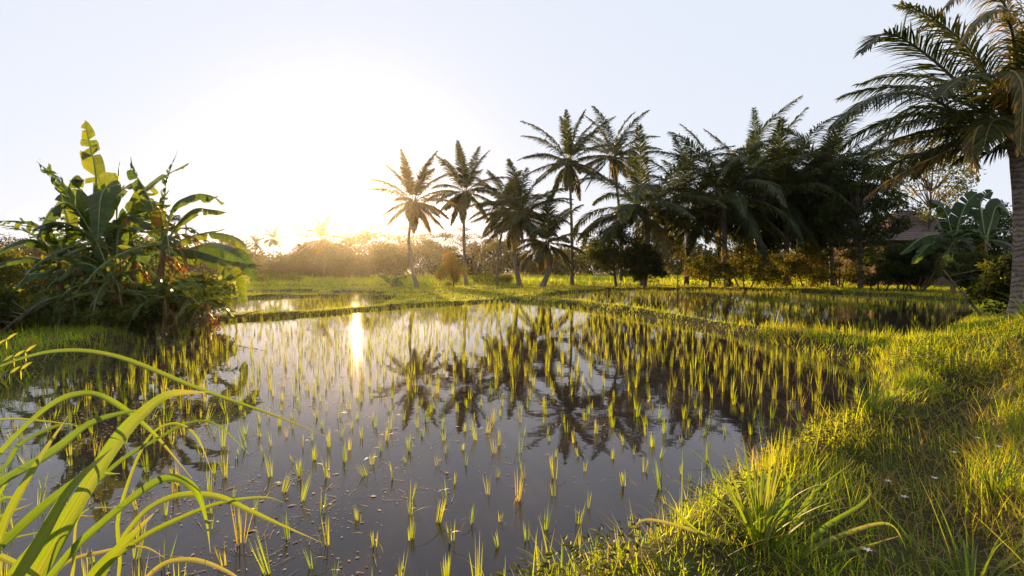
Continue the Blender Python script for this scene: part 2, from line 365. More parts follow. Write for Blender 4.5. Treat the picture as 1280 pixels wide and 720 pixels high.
# ------------------------------------------------------------------ rice
def seedling(mb, P, n, h, tint, W=.0056, K=3, r=.012):
    az = rng.uniform(0, 2 * pi, n); lean = rng.uniform(.02, .30, n) ** 1.25
    D = np.stack([np.cos(az) * lean, np.sin(az) * lean, np.ones(n)], -1)
    root = np.asarray(P) + np.stack([np.cos(az) * r, np.sin(az) * r, np.full(n, -.03)], -1)
    wa = az + pi / 2 + rng.uniform(-.8, .8, n)
    blades(mb, root, D, np.stack([np.cos(wa), np.sin(wa), 0 * wa], -1), h * rng.uniform(.6, 1.1, n) + .03, W, rng.uniform(0, .5, n) ** 1.6, K, 'grass', np.clip(tint + rng.normal(0, .1, n), 0, 1))
VAR = []
for k in range(14):
    mb = MB(); seedling(mb, (0, 0, 0), int(rng.integers(5, 13)), rng.uniform(.12, .22), rng.uniform(.15, .8))
    for _ in range(k % 3):   # a leaf flopped over on the water
        a = rng.uniform(0, 6.28); blades(mb, [(0, 0, .05)], [(cos(a), sin(a), .5)], [(-sin(a), cos(a), 0)], rng.uniform(.1, .2), .006, rng.uniform(.5, 1.1), 5, 'grass', rng.uniform(.4, 1))
    VAR.append(mb)
a = -.07; pts = []
for i in range(-190, 190):
    for j in range(-160, 160):
        u = i * .245 + rng.normal(0, .035) + .05 * sin(j * .7); v = j * .30 + rng.normal(0, .05)
        pts.append((u * cos(a) - v * sin(a), 14 + u * sin(a) + v * cos(a)))
pts = np.array(pts); x, y = pts.T
k = (np.abs(x) < 1.08 * y + .4) & (y > 1.8) & (y < 56)
x, y = x[k], y[k]
dm = sdist(x, y, MAIN); db = sdist(x, y, BACK); dl = np.minimum(np.minimum(sdist(x, y, LEFT), sdist(x, y, LEFT2)), sdist(x, y, GLINT))
pz = vnoise(x, y, .55, 31)
keep = ((dm < -.12) & (rng.uniform(0, 1, len(x)) < np.where(y < 7, .93, .66) + .3 * pz) & ((x < .5) | (ldist(x, y, DIVIDER) > .85))) | ((db < -.15) & (rng.uniform(0, 1, len(x)) < np.clip(.40 + .35 * vnoise(x, y, .4, 35), .10, .65) * np.where(ldist(x, y, [tuple(v) for v in BACK[:6]]) < 1.3, .3, 1) * (1 - .93 * np.exp(-(((x - 11.8) / 2.3) ** 2 + ((y - 16.8) / 2.) ** 2) ** 2)) * (1 - .8 * np.exp(-(((x - 8.4) / 2.4) ** 2 + ((y - 25) / 3.2) ** 2) ** 2)))) | ((dl < -.3) & (rng.uniform(0, 1, len(x)) < .5))
x, y, dm, db = x[keep], y[keep], dm[keep], db[keep]
order = np.argsort(y + .15 * np.abs(x)); x, y, dm, db = x[order], y[order], dm[order], db[order]
meshes = []; count = 0; rest = []
for q in range(len(x)):
    px = 640 + x[q] / y[q] * 640; py = 336 + 1024 / y[q]
    infr = -10 < px < 1290 and py < 735
    if dm[q] < 0 and infr and count < 300:
        v = count % 14
        if count < 14:
            o = VAR[v].build('rice_seedling', M_RICE, origin=(0, 0, 0)); meshes.append(o)
        else:
            o = meshes[v].copy(); COL.objects.link(o)
        o.location = (x[q], y[q], 0); o.rotation_euler = (rng.normal(0, .11), rng.normal(0, .11), rng.uniform(0, 6.28))
        s = rng.uniform(.55, 1.2); o.scale = (s, s, s * rng.uniform(.9, 1.15))
        if px < 330 and y[q] < 9: tag(o, 'young rice seedling standing among the floating brown debris at the left', 'rice seedling', 'rice seedlings among the floating debris')
        elif dm[q] > -.55 and x[q] > 0: tag(o, 'young rice seedling at the water edge close against the sunlit grassy bank', 'rice seedling', 'rice seedlings along the grassy bank')
        else: tag(o, 'young rice seedling standing alone in open still water near the viewer', 'rice seedling', 'rice seedlings in the open water')
        count += 1
    else: rest.append((x[q], y[q], db[q] < 0))
mb = MB()
for X_, Y_, bk in rest:
    far = Y_ > 16
    seedling(mb, (X_, Y_, 0), 5 if far else 8, (.19 if bk else .22 if Y_ < 10 else .20) * rng.uniform(.8, 1.25), rng.uniform(.35, .75), .010 if far else .0062, 2 if far else 3, .03 if far else .015)
tag(mb.build('rice_crop', M_RICE), 'rows of young rice in the flooded paddies beyond the nearest seedlings', 'rice', kind='stuff')

# floating debris: leaf scraps and husk on the water
mb = MB(); n = 110000
dx = rng.uniform(-9, 2.2, n); dy = rng.uniform(2.0, 15, n)
w = .05 + .95 / (1 + np.exp((dx + .26 * dy + .1) * 2.4)); cl = vnoise(dx, dy, 1.7, 41) + .5 * vnoise(dx, dy, 5, 42)
k = (sdist(dx, dy, MAIN) < -.05) & (rng.uniform(0, 1, n) < w * np.clip(.22 + 1.0 * cl, .015, 1))
dx, dy = dx[k], dy[k]; n = len(dx); aa = rng.uniform(0, 6.28, n)
L = rng.lognormal(-4.3, .5, n); 
leafquads(mb, np.stack([dx, dy, np.full(n, .003) + rng.uniform(0, .004, n)], -1), np.stack([np.cos(aa), np.sin(aa), rng.normal(0, .03, n)], -1), np.stack([rng.normal(0, .06, n), rng.normal(0, .06, n), np.ones(n)], -1), L, L * rng.uniform(.25, .8, n), rng.uniform(0, 1, n), 0, .01)
k = rng.uniform(0, 1, n) < .07; m_ = k.sum(); blades(mb, np.stack([dx[k], dy[k], np.full(m_, .006)], -1), np.stack([np.cos(aa[k]), np.sin(aa[k]), rng.normal(0, .04, m_)], -1), np.stack([-np.sin(aa[k]), np.cos(aa[k]), 0 * aa[k]], -1), rng.uniform(.05, .18, m_), .004, 0, 3, 'grass', rng.uniform(.3, 1, m_))
M_DEB = leaf_mat('dead_scraps', [(0, (.12, .07, .04)), (.5, (.32, .21, .13)), (1, (.58, .42, .30))], [(0, (.1, .05, .02)), (1, (.3, .2, .1))], .2, .8, .2)
tag(mb.build('floating_debris', M_DEB, smooth=False), 'brown leaf scraps and husk bits floating on the near paddy water', 'debris', kind='stuff')

# ------------------------------------------------------------------ coconut palms
def frond_mesh(mb, pts, nl=40, ll=.8, lw=.05, K=3, droop=.5, tint=.4, dead=False, rr=.03, vee=.2):
    """pts: rachis samples base to tip"""
    n = len(pts); T = nrm(np.gradient(pts, axis=0))
    tube(mb, pts, np.linspace(rr, rr * .2, n), 5, .5, 1, cap=False)
    s = np.linspace(.13, .995, nl); f = s * (n - 1); i = np.minimum(f.astype(int), n - 2); u = (f - i)[:, None]
    p = pts[i] * (1 - u) + pts[i + 1] * u; t = nrm(T[i] * (1 - u) + T[i + 1] * u)
    up = np.array([0, 0, 1.]); B = np.cross(t, up); hz = np.linalg.norm(B, axis=1, keepdims=True)
    h = pts[-1] - pts[0]; fb = nrm(np.cross(h + np.array([.001, .002, 0]), up)); B = nrm(np.where(hz > .15, B / np.maximum(hz, 1e-6), fb)); N = np.cross(B, t)
    prof = np.clip(np.sin(pi * (.12 + .80 * s) ** .85), .15, 1) * ll
    for sg in (-1, 1):
        D = nrm(t * (.62 + .5 * s)[:, None] + B * sg * .75 + N * vee + rng.normal(0, .10, (nl, 3)))
        Wd = nrm(t - D * np.sum(t * D, 1, keepdims=True) + rng.normal(0, .25, (nl, 3)))
        Lf = prof * rng.uniform(.8, 1.1, nl)
        if dead: Lf = Lf * np.where(rng.uniform(0, 1, nl) < .3, .3, 1)
        blades(mb, p, D, Wd, Lf, lw, droop * rng.uniform(.6, 1.4, nl), K, 'leaflet', np.clip(tint + rng.normal(0, .1, nl), 0, 1))
def rachis(c, az, el, L, bend, n=14, sway=0.):
    p = np.array(c, float); out = [p.copy()]
    for k in range(n - 1):
        s = (k + .5) / (n - 1); e = el - bend * s ** 1.25; a_ = az + sway * s
        p = p + np.array([cos(e) * cos(a_), cos(e) * sin(a_), sin(e)]) * (L / (n - 1)); out.append(p.copy())
    return np.array(out)
def palm(label, px, pxc, pyc, Yd, n, L, group='coconut palms beyond the paddies', r0=.16, top_el=84, low_el=-45, bend=.9, nl=100, ll=1.05, lw=.085, K=2, tint=.38, wind=0., nuts=3, hang=2, explicit=None, seed=0, el_pow=1.0):
    global rng
    old = rng; rng = np.random.default_rng(1000 + seed)
    b = at(px, 350, Yd); base = np.array([b[0], Yd, H1(b[0], Yd) - .05]); c = at(pxc, pyc, Yd + rng.uniform(-.3, .3))
    root = empty('coconut_palm', base, label, 'palm', group)
    m = MB(); q = np.linspace(0, 1, 26)[:, None]
    path = base * (1 - q) + c * q; bow = np.sin(q * pi) * np.array([rng.uniform(-.5, .5), 0, 0]); path = path + bow
    rad = r0 * (1 - .35 * q[:, 0]) + r0 * .45 * np.exp(-q[:, 0] * 14); rad[-3:] *= np.array([1.15, 1.3, 1.1])
    tube(m, path, rad, 10, .5, 0, .04); m.build('trunk', M_TRUNK, root)
    for k in range(n):
        f = (k + .5) / n; el = radians(top_el + (low_el - top_el) * f ** el_pow) + rng.normal(0, .08)
        az = k * 2.399 + rng.normal(0, .22) + seed
        Lk_ = L * (.72 + .28 * sin(pi * min(1, f * 1.1 + .25))) * rng.uniform(.88, 1.08)
        bd = bend * (.45 + .75 * sin(pi * min(.95, f + .12))) * rng.uniform(.8, 1.2)
        pts = rachis(c + np.array([cos(az) * .12, sin(az) * .12, .05 * (1 - f)]), az, el, Lk_, bd, sway=rng.normal(0, .2))
        pts[:, 0] += wind * np.linspace(0, 1, len(pts)) ** 2 * (1 - f * .6)
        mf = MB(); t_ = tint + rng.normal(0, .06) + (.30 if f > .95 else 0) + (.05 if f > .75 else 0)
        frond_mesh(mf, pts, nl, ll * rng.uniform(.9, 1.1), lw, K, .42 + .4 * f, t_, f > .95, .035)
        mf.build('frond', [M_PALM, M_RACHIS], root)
    for k in range(hang):
        az = rng.uniform(0, 6.28); pts = rachis(c + np.array([cos(az) * .15, sin(az) * .15, -.1]), az, radians(-66), L * .42, .3)
        mf = MB(); frond_mesh(mf, pts, nl // 3, ll * .35, lw * .7, K, .9, .88, True, .03); mf.build('frond', [M_PALM, M_RACHIS], root)['label'] = 'dead brown frond hanging down the trunk'
    for k in range(nuts):
        az = rng.uniform(0, 6.28); mn = MB()
        for j in range(6):
            o_ = c + np.array([cos(az) * .28, sin(az) * .28, -.22]) + rng.normal(0, .10, 3); th = np.linspace(.15, pi - .15, 6)
            tube(mn, o_ + np.stack([0 * th, 0 * th, .15 * np.cos(th)], -1), .12 * np.sin(th), 8, .5, 0)
        mn.build('coconut_bunch', M_NUT, root)
    if explicit:
        for (kp, dz, kw) in explicit:
            pts = spline([c] + [at(a_, b_, Yd + d_) for a_, b_, d_ in kp], 18); mf = MB()
            frond_mesh(mf, pts, **kw); mf.build('frond', [M_PALM, M_RACHIS], root)
    rng = old
    return root
palm('slim coconut palm nearest the sun with an orange lit crown', 522, 517, 252, 38, 22, 3.9, tint=.74, seed=1, r0=.15, low_el=-52, ll=.72, bend=.6)  # orange sunlight on this crown is put into the leaflet tint
palm('slim coconut palm second from the sun with a dark star shaped crown', 583, 581, 240, 43, 23, 4.5, tint=.42, seed=2, r0=.15, low_el=-52, ll=.8, bend=.6)
palm('thin trunked coconut palm leaning behind the dense clump in mid field', 621, 634, 262, 46, 16, 4.6, tint=.42, seed=3, r0=.12)
palm('bushy coconut palm in the middle of the clump with crown hiding its neighbours', 650, 650, 272, 42, 30, 4.9, tint=.40, seed=4, r0=.2, low_el=-40)
palm('short coconut palm with a low crown of fronds brushing the grass', 677, 683, 305, 41, 18, 4.0, tint=.40, seed=5, r0=.22, nuts=0, hang=4)
palm('tallest slim coconut palm with dry strips hanging under its crown', 715, 711, 203, 45, 25, 5.3, tint=.40, seed=6, r0=.15, hang=5, low_el=-46, ll=.9, bend=.7)
palm('tall coconut palm standing behind the big feathery palm', 776, 766, 197, 52, 24, 5.6, tint=.40, seed=7, r0=.17)
palm('big feathery coconut palm with wide arching fronds above the round dark bush', 803, 806, 268, 42, 32, 9.4, tint=.34, seed=8, r0=.26, low_el=-22, ll=1.5, nl=140, bend=1.05, top_el=70, wind=1.2, nuts=2, el_pow=.85)
palm('dense dark coconut palm left of the tallest leaning fronds', 910, 906, 252, 41, 38, 8.6, tint=.30, seed=9, r0=.26, top_el=78, bend=1.2, low_el=-38, ll=1.4, nl=136, wind=.6)
palm('dark coconut palm with wind blown fronds swept to the right', 985, 980, 248, 43, 40, 9.2, tint=.30, seed=10, r0=.24, top_el=76, bend=1.25, low_el=-38, ll=1.4, nl=136, wind=2.2)
palm('coconut palm half hidden in the dark grove beside the spreading tree', 1042, 1030, 226, 43, 36, 7.6, tint=.32, seed=11, r0=.22, top_el=76, bend=1.25, low_el=-36, ll=1.4, nl=136, wind=1.5)
palm('coconut palm squeezed between the feathery palm and the dense dark palm', 858, 862, 262, 47, 30, 7.6, tint=.30, seed=16, r0=.2, low_el=-36, ll=1.3, nl=120, wind=.8)
palm('dark coconut palm with stiff spear fronds between the two dark palms', 945, 944, 250, 48, 28, 8.6, tint=.28, seed=17, r0=.2, low_el=-30, ll=1.3, nl=120, wind=.3, bend=.7)
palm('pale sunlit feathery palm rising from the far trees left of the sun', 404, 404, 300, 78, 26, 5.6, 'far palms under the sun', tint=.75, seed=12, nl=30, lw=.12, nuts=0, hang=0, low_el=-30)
palm('tiny far palm on the hazy skyline left of its twin', 319, 320, 305, 118, 14, 3.6, 'far palms under the sun', tint=.4, seed=13, nl=18, lw=.2, nuts=0, hang=0)
palm('tiny far palm on the hazy skyline with the taller crown', 341, 342, 299, 112, 14, 3.6, 'far palms under the sun', tint=.4, seed=14, nl=18, lw=.2, nuts=0, hang=0)
KW = dict(nl=120, ll=.80, lw=.036, K=4, rr=.04)
palm('large near coconut palm with ringed grey trunk at the right edge', 1276, 1268, 168, 10.5, 30, 3.8, 'near palm', r0=.17, tint=.44, seed=15, nl=96, ll=.75, lw=.036, K=4, low_el=-14, bend=1.0, nuts=1, hang=0,
     explicit=[([(1215, 120, -.2), (1160, 70, -.4), (1110, 42, -.6), (1076, 66, -.8)], 0, dict(KW, droop=.35, tint=.34)),
               ([(1215, 150, -.5), (1150, 118, -1.0), (1090, 122, -1.4), (1040, 158, -1.7)], 0, dict(KW, droop=.7, tint=.34)),
               ([(1235, 165, .5), (1190, 140, .9), (1140, 135, 1.2), (1095, 165, 1.5)], 0, dict(KW, droop=.8, tint=.36)),
               ([(1240, 190, .3), (1215, 190, .5), (1190, 205, .7)], 0, dict(KW, nl=44, ll=.45, droop=.9, tint=.3)),
               ([(1268, 90, .3), (1258, 10, .2), (1215, -15, 0), (1150, 38, -.3)], 0, dict(KW, ll=.6, droop=1.1, tint=.76)),  # golden tint of the upper fronds stands in for sunlight on them
               ([(1275, 110, -.5), (1262, 30, -1.1), (1235, 15, -1.5), (1195, 60, -1.9)], 0, dict(KW, ll=.5, droop=1.0, tint=.74)),
               ([(1262, 130, -.8), (1262, 90, -1.5), (1278, 110, -2.0), (1275, 190, -2.3)], 0, dict(KW, ll=.5, droop=1.1, tint=.74)),
               ([(1240, 160, -.9), (1222, 160, -1.3), (1216, 190, -1.6), (1222, 225, -1.7)], 0, dict(KW, nl=50, ll=.4, droop=1.1, tint=.7))])

# ------------------------------------------------------------------ broadleaf trees and shrubs
def woody(name, label, cat, group, px, Yd, crown_px, rx, ry, nclump=40, nleaf=70, ls=.16, clump=.16, tint=.45, mat=None, tr=.09, flat=0., depth=None, seed=0, part='crown', sparse=0.0, stems=1):
    """crown_px: centre in the picture, rx ry: half sizes in picture pixels at depth Yd"""
    global rng
    old = rng; rng = np.random.default_rng(3000 + seed)
    k = Yd / FPX; c = at(crown_px[0], crown_px[1], Yd); RX, RZ = rx * k, ry * k; RY = depth or RX
    b = at(px, 350, Yd); base = np.array([b[0], Yd, H1(b[0], Yd) - .06])
    root = empty(name, base, label, cat, group)
    u = nrm(rng.normal(0, 1, (nclump, 3))) * (rng.uniform(.25, 1, (nclump, 1)) ** .45) * rng.uniform(.8, 1.12, (nclump, 1))
    if flat: u[:, 2] = np.round(u[:, 2] * flat) / flat + rng.normal(0, .04, nclump)
    cc = c + u * np.array([RX, RY, RZ]); cc[:, 2] = np.maximum(cc[:, 2], base[2] + .15)
    m = MB(); top = c + np.array([0, 0, RZ * .35])
    for sidx in range(stems):
        off = np.array([rng.normal(0, .25), rng.normal(0, .25), 0]) * (stems > 1)
        tp = np.linspace(0, 1, 9)[:, None]; path = (base + off) * (1 - tp) + (top + off * 4) * tp + np.sin(tp * 5 + seed) * np.array([.05, .03, 0]) * RZ * .5
        tube(m, path, tr * (1 - .75 * tp[:, 0]), 8, .5, 0, .05)
        for i in range(sidx, nclump, stems * (1 if nclump < 40 else 2)):
            f = np.clip((cc[i, 2] - base[2]) / max(top[2] - base[2], .1) * .75, .18, .92); a0 = path[int(f * 8)]
            mid = a0 + (cc[i] - a0) * .45 + np.array([0, 0, -.06 * RZ])
            en = a0 + (cc[i] - a0) * (.92 if stems == 1 else .7)
            tube(m, np.array([a0, mid, en]), np.array([tr * .35, tr * .22, tr * .06]) * (1 if stems == 1 else .5), 5, .5, 0, cap=False)
    m.build('trunk' if part == 'crown' else 'stem', M_BARK, root)
    m = MB(); cr = clump * max(RX, RZ) * 2
    for i in range(nclump):
        n = int(nleaf * 1.7 * rng.uniform(.6, 1.3)); o_ = rng.normal(0, 1, (n, 3)); o_ = o_ / np.maximum(1, np.linalg.norm(o_, axis=1, keepdims=True) / 1.6)
        sc = cr * rng.uniform(.55, 1.1); p = cc[i] + o_ * sc * np.array([.62, .62, .40 if not flat else .16]); p[:, 2] = np.maximum(p[:, 2], base[2] + .03)
        D = nrm(o_ * .6 + rng.normal(0, 1, (n, 3)) + np.array([0, 0, -.35]))
        t_ = np.clip(tint + rng.normal(0, .10) + rng.normal(0, .1, n), 0, 1)
        leafquads(m, p, D, rng.normal(0, .6, (n, 3)) + np.array([0, 0, 1]), ls * rng.uniform(.6, 1.3, n), ls * .5 * rng.uniform(.7, 1.2, n), t_)
    m.build(part, mat or M_TREE, root, smooth=False)
    rng = old
    return root
GF = 'far trees under the sun'
woody('far_tree', 'broad dark far tree directly below the sun glare', 'tree', GF, 452, 76, (450, 318), 44, 34, 60, 80, .34, .15, .45, M_FAR, .25, seed=1)
woody('far_tree', 'far dark tree under the pale feathery palm', 'tree', GF, 398, 80, (396, 326), 36, 26, 45, 80, .36, .16, .45, M_FAR, .22, seed=2)
woody('far_tree', 'flat topped umbrella tree with layered crown right of the sun', 'tree', GF, 505, 88, (500, 303), 62, 16, 50, 60, .30, .10, .55, M_FAR, .22, flat=2, seed=3)
woody('far_tree', 'second umbrella tree with thin flat layers behind two slim palms', 'tree', GF, 580, 92, (580, 302), 50, 14, 40, 50, .30, .10, .55, M_FAR, .2, flat=2, seed=4)
woody('far_tree', 'low rounded far tree at the right of the sun glare', 'tree', GF, 500, 70, (494, 332), 26, 20, 36, 70, .28, .17, .45, M_FAR, .16, seed=5)
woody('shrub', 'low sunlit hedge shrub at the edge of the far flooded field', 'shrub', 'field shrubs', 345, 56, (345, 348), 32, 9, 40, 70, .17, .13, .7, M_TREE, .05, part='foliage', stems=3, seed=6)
woody('small_tree', 'small rusty leaved round tree between the two slim palms', 'tree', 'small trees', 567, 40, (564, 338), 17, 19, 40, 80, .13, .17, .80, M_TREE, .06, seed=7)
woody('shrub', 'low pale shrub row under the mid field palm clump', 'shrub', 'field shrubs', 612, 50, (615, 347), 30, 8, 30, 60, .17, .13, .7, M_TREE, .05, part='foliage', stems=3, seed=8)
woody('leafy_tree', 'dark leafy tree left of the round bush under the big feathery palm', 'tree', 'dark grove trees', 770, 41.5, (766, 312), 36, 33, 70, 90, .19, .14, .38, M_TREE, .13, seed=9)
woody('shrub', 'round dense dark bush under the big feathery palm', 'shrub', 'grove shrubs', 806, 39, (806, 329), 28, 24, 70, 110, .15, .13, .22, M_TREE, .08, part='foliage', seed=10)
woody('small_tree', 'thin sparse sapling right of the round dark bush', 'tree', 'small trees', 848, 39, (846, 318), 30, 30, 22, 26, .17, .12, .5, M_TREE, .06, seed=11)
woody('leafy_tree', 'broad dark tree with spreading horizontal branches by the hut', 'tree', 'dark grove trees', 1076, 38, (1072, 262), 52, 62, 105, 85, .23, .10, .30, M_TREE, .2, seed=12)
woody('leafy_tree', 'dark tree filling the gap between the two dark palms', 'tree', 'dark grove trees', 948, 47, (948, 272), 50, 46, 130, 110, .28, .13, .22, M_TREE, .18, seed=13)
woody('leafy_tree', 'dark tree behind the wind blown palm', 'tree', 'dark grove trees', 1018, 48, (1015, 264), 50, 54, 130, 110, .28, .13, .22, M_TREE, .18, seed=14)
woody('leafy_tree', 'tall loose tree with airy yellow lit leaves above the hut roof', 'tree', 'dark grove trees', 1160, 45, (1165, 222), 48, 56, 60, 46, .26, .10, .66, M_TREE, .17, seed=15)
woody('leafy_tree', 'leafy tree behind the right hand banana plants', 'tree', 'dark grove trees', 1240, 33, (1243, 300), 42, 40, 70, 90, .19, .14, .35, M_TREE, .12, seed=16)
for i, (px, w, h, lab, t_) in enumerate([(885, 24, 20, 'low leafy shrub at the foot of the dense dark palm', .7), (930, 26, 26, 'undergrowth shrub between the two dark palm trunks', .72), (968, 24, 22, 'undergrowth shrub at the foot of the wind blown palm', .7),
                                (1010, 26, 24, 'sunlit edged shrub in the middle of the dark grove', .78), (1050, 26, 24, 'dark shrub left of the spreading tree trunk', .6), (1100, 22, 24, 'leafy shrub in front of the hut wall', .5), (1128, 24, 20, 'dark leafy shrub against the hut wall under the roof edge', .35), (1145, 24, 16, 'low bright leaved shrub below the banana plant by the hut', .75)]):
    woody('shrub', lab, 'shrub', 'grove shrubs', px, 40 - (px > 1080) * 6, (px, 353 - h * .82), w * 1.1, h, 45, 70, .17, .15, t_, M_TREE, .06, part='foliage', stems=3, seed=20 + i)  # higher tints paint a yellow backlit glow into the leaf colour
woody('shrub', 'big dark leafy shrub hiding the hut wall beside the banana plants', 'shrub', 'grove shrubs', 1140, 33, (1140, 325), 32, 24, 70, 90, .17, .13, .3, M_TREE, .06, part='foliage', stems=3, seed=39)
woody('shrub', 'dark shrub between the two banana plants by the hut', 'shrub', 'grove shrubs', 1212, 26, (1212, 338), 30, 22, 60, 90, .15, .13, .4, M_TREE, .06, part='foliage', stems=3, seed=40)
woody('shrub', 'dark shrub at the foot of the near ringed palm trunk', 'shrub', 'near shrubs', 1252, 15, (1254, 350), 34, 34, 60, 80, .12, .13, .32, M_TREE, .05, part='foliage', stems=3, seed=31)
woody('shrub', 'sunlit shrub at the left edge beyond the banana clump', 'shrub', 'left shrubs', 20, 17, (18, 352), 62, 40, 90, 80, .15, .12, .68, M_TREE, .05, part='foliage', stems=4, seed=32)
woody('shrub', 'dark shrub filling the space under the tall banana leaves', 'shrub', 'left shrubs', 130, 16, (128, 362), 70, 36, 90, 80, .16, .12, .45, M_TREE, .05, part='foliage', stems=4, seed=33)
woody('shrub', 'low dark undergrowth in front of the banana stems', 'shrub', 'left shrubs', 105, 12.6, (100, 393), 60, 11, 70, 70, .11, .12, .58, M_TREE, .02, part='foliage', stems=4, seed=37)
woody('shrub', 'low leafy undergrowth at the foot of the leaning tan banana stem', 'shrub', 'left shrubs', 175, 12.5, (165, 394), 40, 10, 50, 70, .11, .13, .62, M_TREE, .03, part='foliage', stems=3, seed=38)
woody('shrub', 'shrub under the right arm of the banana clump', 'shrub', 'left shrubs', 235, 15.5, (232, 368), 44, 26, 60, 70, .15, .14, .5, M_TREE, .05, part='foliage', stems=3, seed=34)
woody('shrub', 'low shrub at the far left edge of the mud bank', 'shrub', 'left shrubs', -20, 11, (-22, 395), 50, 40, 60, 80, .10, .13, .5, M_TREE, .04, part='foliage', stems=3, seed=35)
woody('far_tree', 'hazy tree on the skyline behind the left shrubs', 'tree', GF, 30, 70, (30, 322), 60, 28, 50, 80, .36, .15, .5, M_FAR, .2, seed=36)
# the far woods that read as one mass
mb = MB(); rw = np.random.default_rng(77); old = rng; rng = rw
px = -60.
while px < 1340:
    Yd = rng.uniform(105, 150); topy = 312 + 9 * sin(px * .021) + 7 * sin(px * .057 + 1) + rng.uniform(-7, 6) + (8 if 300 < px < 360 else 0)
    c = at(px, topy, Yd); zt = c[2]; w = rng.uniform(3, 6); ncl = 26
    for i in range(ncl):
        zz = rng.uniform(.05, 1) ** .8 * zt; f = np.sqrt(max(0, 1 - (zz / zt) ** 3)); p0 = np.array([c[0] + rng.normal(0, w * .55) * (f + .15), Yd + rng.normal(0, 2.5), zz])
        n = 34; o_ = rng.normal(0, 1, (n, 3)); leafquads(mb, p0 + o_ * np.array([1, 1, .6]), nrm(rng.normal(0, 1, (n, 3))), rng.normal(0, .6, (n, 3)) + np.array([0, 0, 1]), .9 * rng.uniform(.6, 1.3, n), .5, np.clip(.45 + rng.normal(0, .14) + rng.normal(0, .1, n), 0, 1))
    px += rng.uniform(9, 18)
rng = old
tag(mb.build('far_woods', M_FAR, smooth=False), 'hazy line of far woods along the horizon', 'woods', kind='stuff')

# ------------------------------------------------------------------ bananas
def banana_leaf(parent, pts, W, tear=.25, tint=.5, fold=.35, Nrm=(0, -.5, .8), dead=False):
    n = 30; p = spline(pts, n); T = nrm(np.gradient(p, axis=0)); up = np.asarray(Nrm, float)
    B = nrm(np.cross(T, np.broadcast_to(up, T.shape))); N = np.cross(B, T)
    mb = MB(); tube(mb, p, np.linspace(.030, .006, n) * (W / .6), 5, .5, 1, cap=False)
    s = np.linspace(0, 1, n); st = .14
    w = np.where(s < st, 0, np.sin(pi * np.clip((s - st) / (1 - st), 0, 1) ** .72) ** .55) * W * .5; w[-1] = .01
    i0 = int(st * n)
    for sg in (-1, 1):
        grp = rng.normal(0, .12); gap = False; i = i0
        while i < n - 1:
            run = int(rng.integers(1, 3)) if rng.uniform() < tear * 1.4 else int(rng.integers(3, 8))
            j = min(n - 1, i + run); fo = fold + rng.normal(0, .12 + .5 * tear); slip = rng.normal(0, .05) * tear * 4
            lens = rng.uniform(1 - .5 * tear, 1) if not dead else rng.uniform(.5, 1)
            rows = []; 
            for q in range(i, j + 1):
                shr = (.90 if q in (i, j) and tear > .02 else 1.0) * lens; r_ = []
                for a_, cv in ((0, 0), (.5, .4), (1., 1.)):
                    sw = T[q] * w[q] * .35 * a_ + T[q] * slip * a_
                    ang = fo * (.5 + .5 * a_)
                    r_.append(p[q] + N[q] * .004 + (B[q] * sg * cos(ang) - N[q] * sin(ang)) * w[q] * a_ * shr + sw)
                rows.append(r_)
            R = np.array(rows); m_ = len(R); V = R.reshape(-1, 3)
            qd = [[k * 3 + a_, k * 3 + a_ + 1, k * 3 + 3 + a_ + 1, k * 3 + 3 + a_] for k in range(m_ - 1) for a_ in (0, 1)]
            tt = np.clip(tint + rng.normal(0, .07) + np.tile([0, 0, .10 if tear > .15 else .03], m_), 0, 1)
            uvv = np.stack([np.repeat(np.arange(i, j + 1) / n * 2.2, 3) + sg * 3, np.tile([0, .15, .4], m_)], -1); mb.add(V, qd, tt, 0, uvv); i = j
    return mb.build('leaf', [M_BANANA, M_MIDRIB], parent)
def banana(label, base_px, Yd, crown, leaves, r=.13, group='banana clump on the left bank', extra=0, EL=1.8, tint=.45, stems=1):
    b = at(base_px, 380, Yd); base = np.array([b[0], Yd, H1(b[0], Yd) - .05]); c = at(crown[0], crown[1], Yd)
    root = empty('banana_plant', base, label, 'banana plant', group)
    m = MB(); q = np.linspace(0, 1, 12)[:, None]; path = base * (1 - q) + c * q + np.sin(q * pi) * np.array([.05, 0, 0])
    tube(m, path, r * .72 * (1.15 - .6 * q[:, 0]), 8, .5, 0, .07); m.build('pseudostem', M_PSEUDO, root)
    for lf in leaves:
        pp, W, kw = lf; pts = [c - np.array([0, 0, .15])] + [at(a_, b_, Yd + d_) for a_, b_, d_ in pp]
        o = banana_leaf(root, pts, W, **dict(dict(tint=tint), **kw))
        if kw.get('dead'): o['label'] = 'withered reddish brown leaf'
    for k in range(3 if extra > 1 else 0):
        az = rng.uniform(0, 6.28); pts = rachis(c - np.array([0, 0, .1 * k]), az, radians(rng.uniform(-50, -20)), EL * .6, 1.0, 5); o = banana_leaf(root, pts, .3, .8, .97, .9, (rng.normal(0, .3), -.4, .9), True); o['label'] = 'withered reddish brown leaf'
    for k in range(extra + (7 if extra > 1 else 0)):
        az = rng.uniform(0, 6.28); el = radians(rng.uniform(-12, 75)); L = EL * rng.uniform(.7, 1.15)
        pts = rachis(c, az, el, L, rng.uniform(.9, 1.7), 5); banana_leaf(root, pts, rng.uniform(.42, .6) * EL / 1.8, rng.uniform(.3, 1.), tint - .02 + rng.normal(0, .14), rng.uniform(.2, .7), (rng.normal(0, .3), rng.normal(-.2, .3), .9))
    return root
UPN = (0.3, -.9, .25)
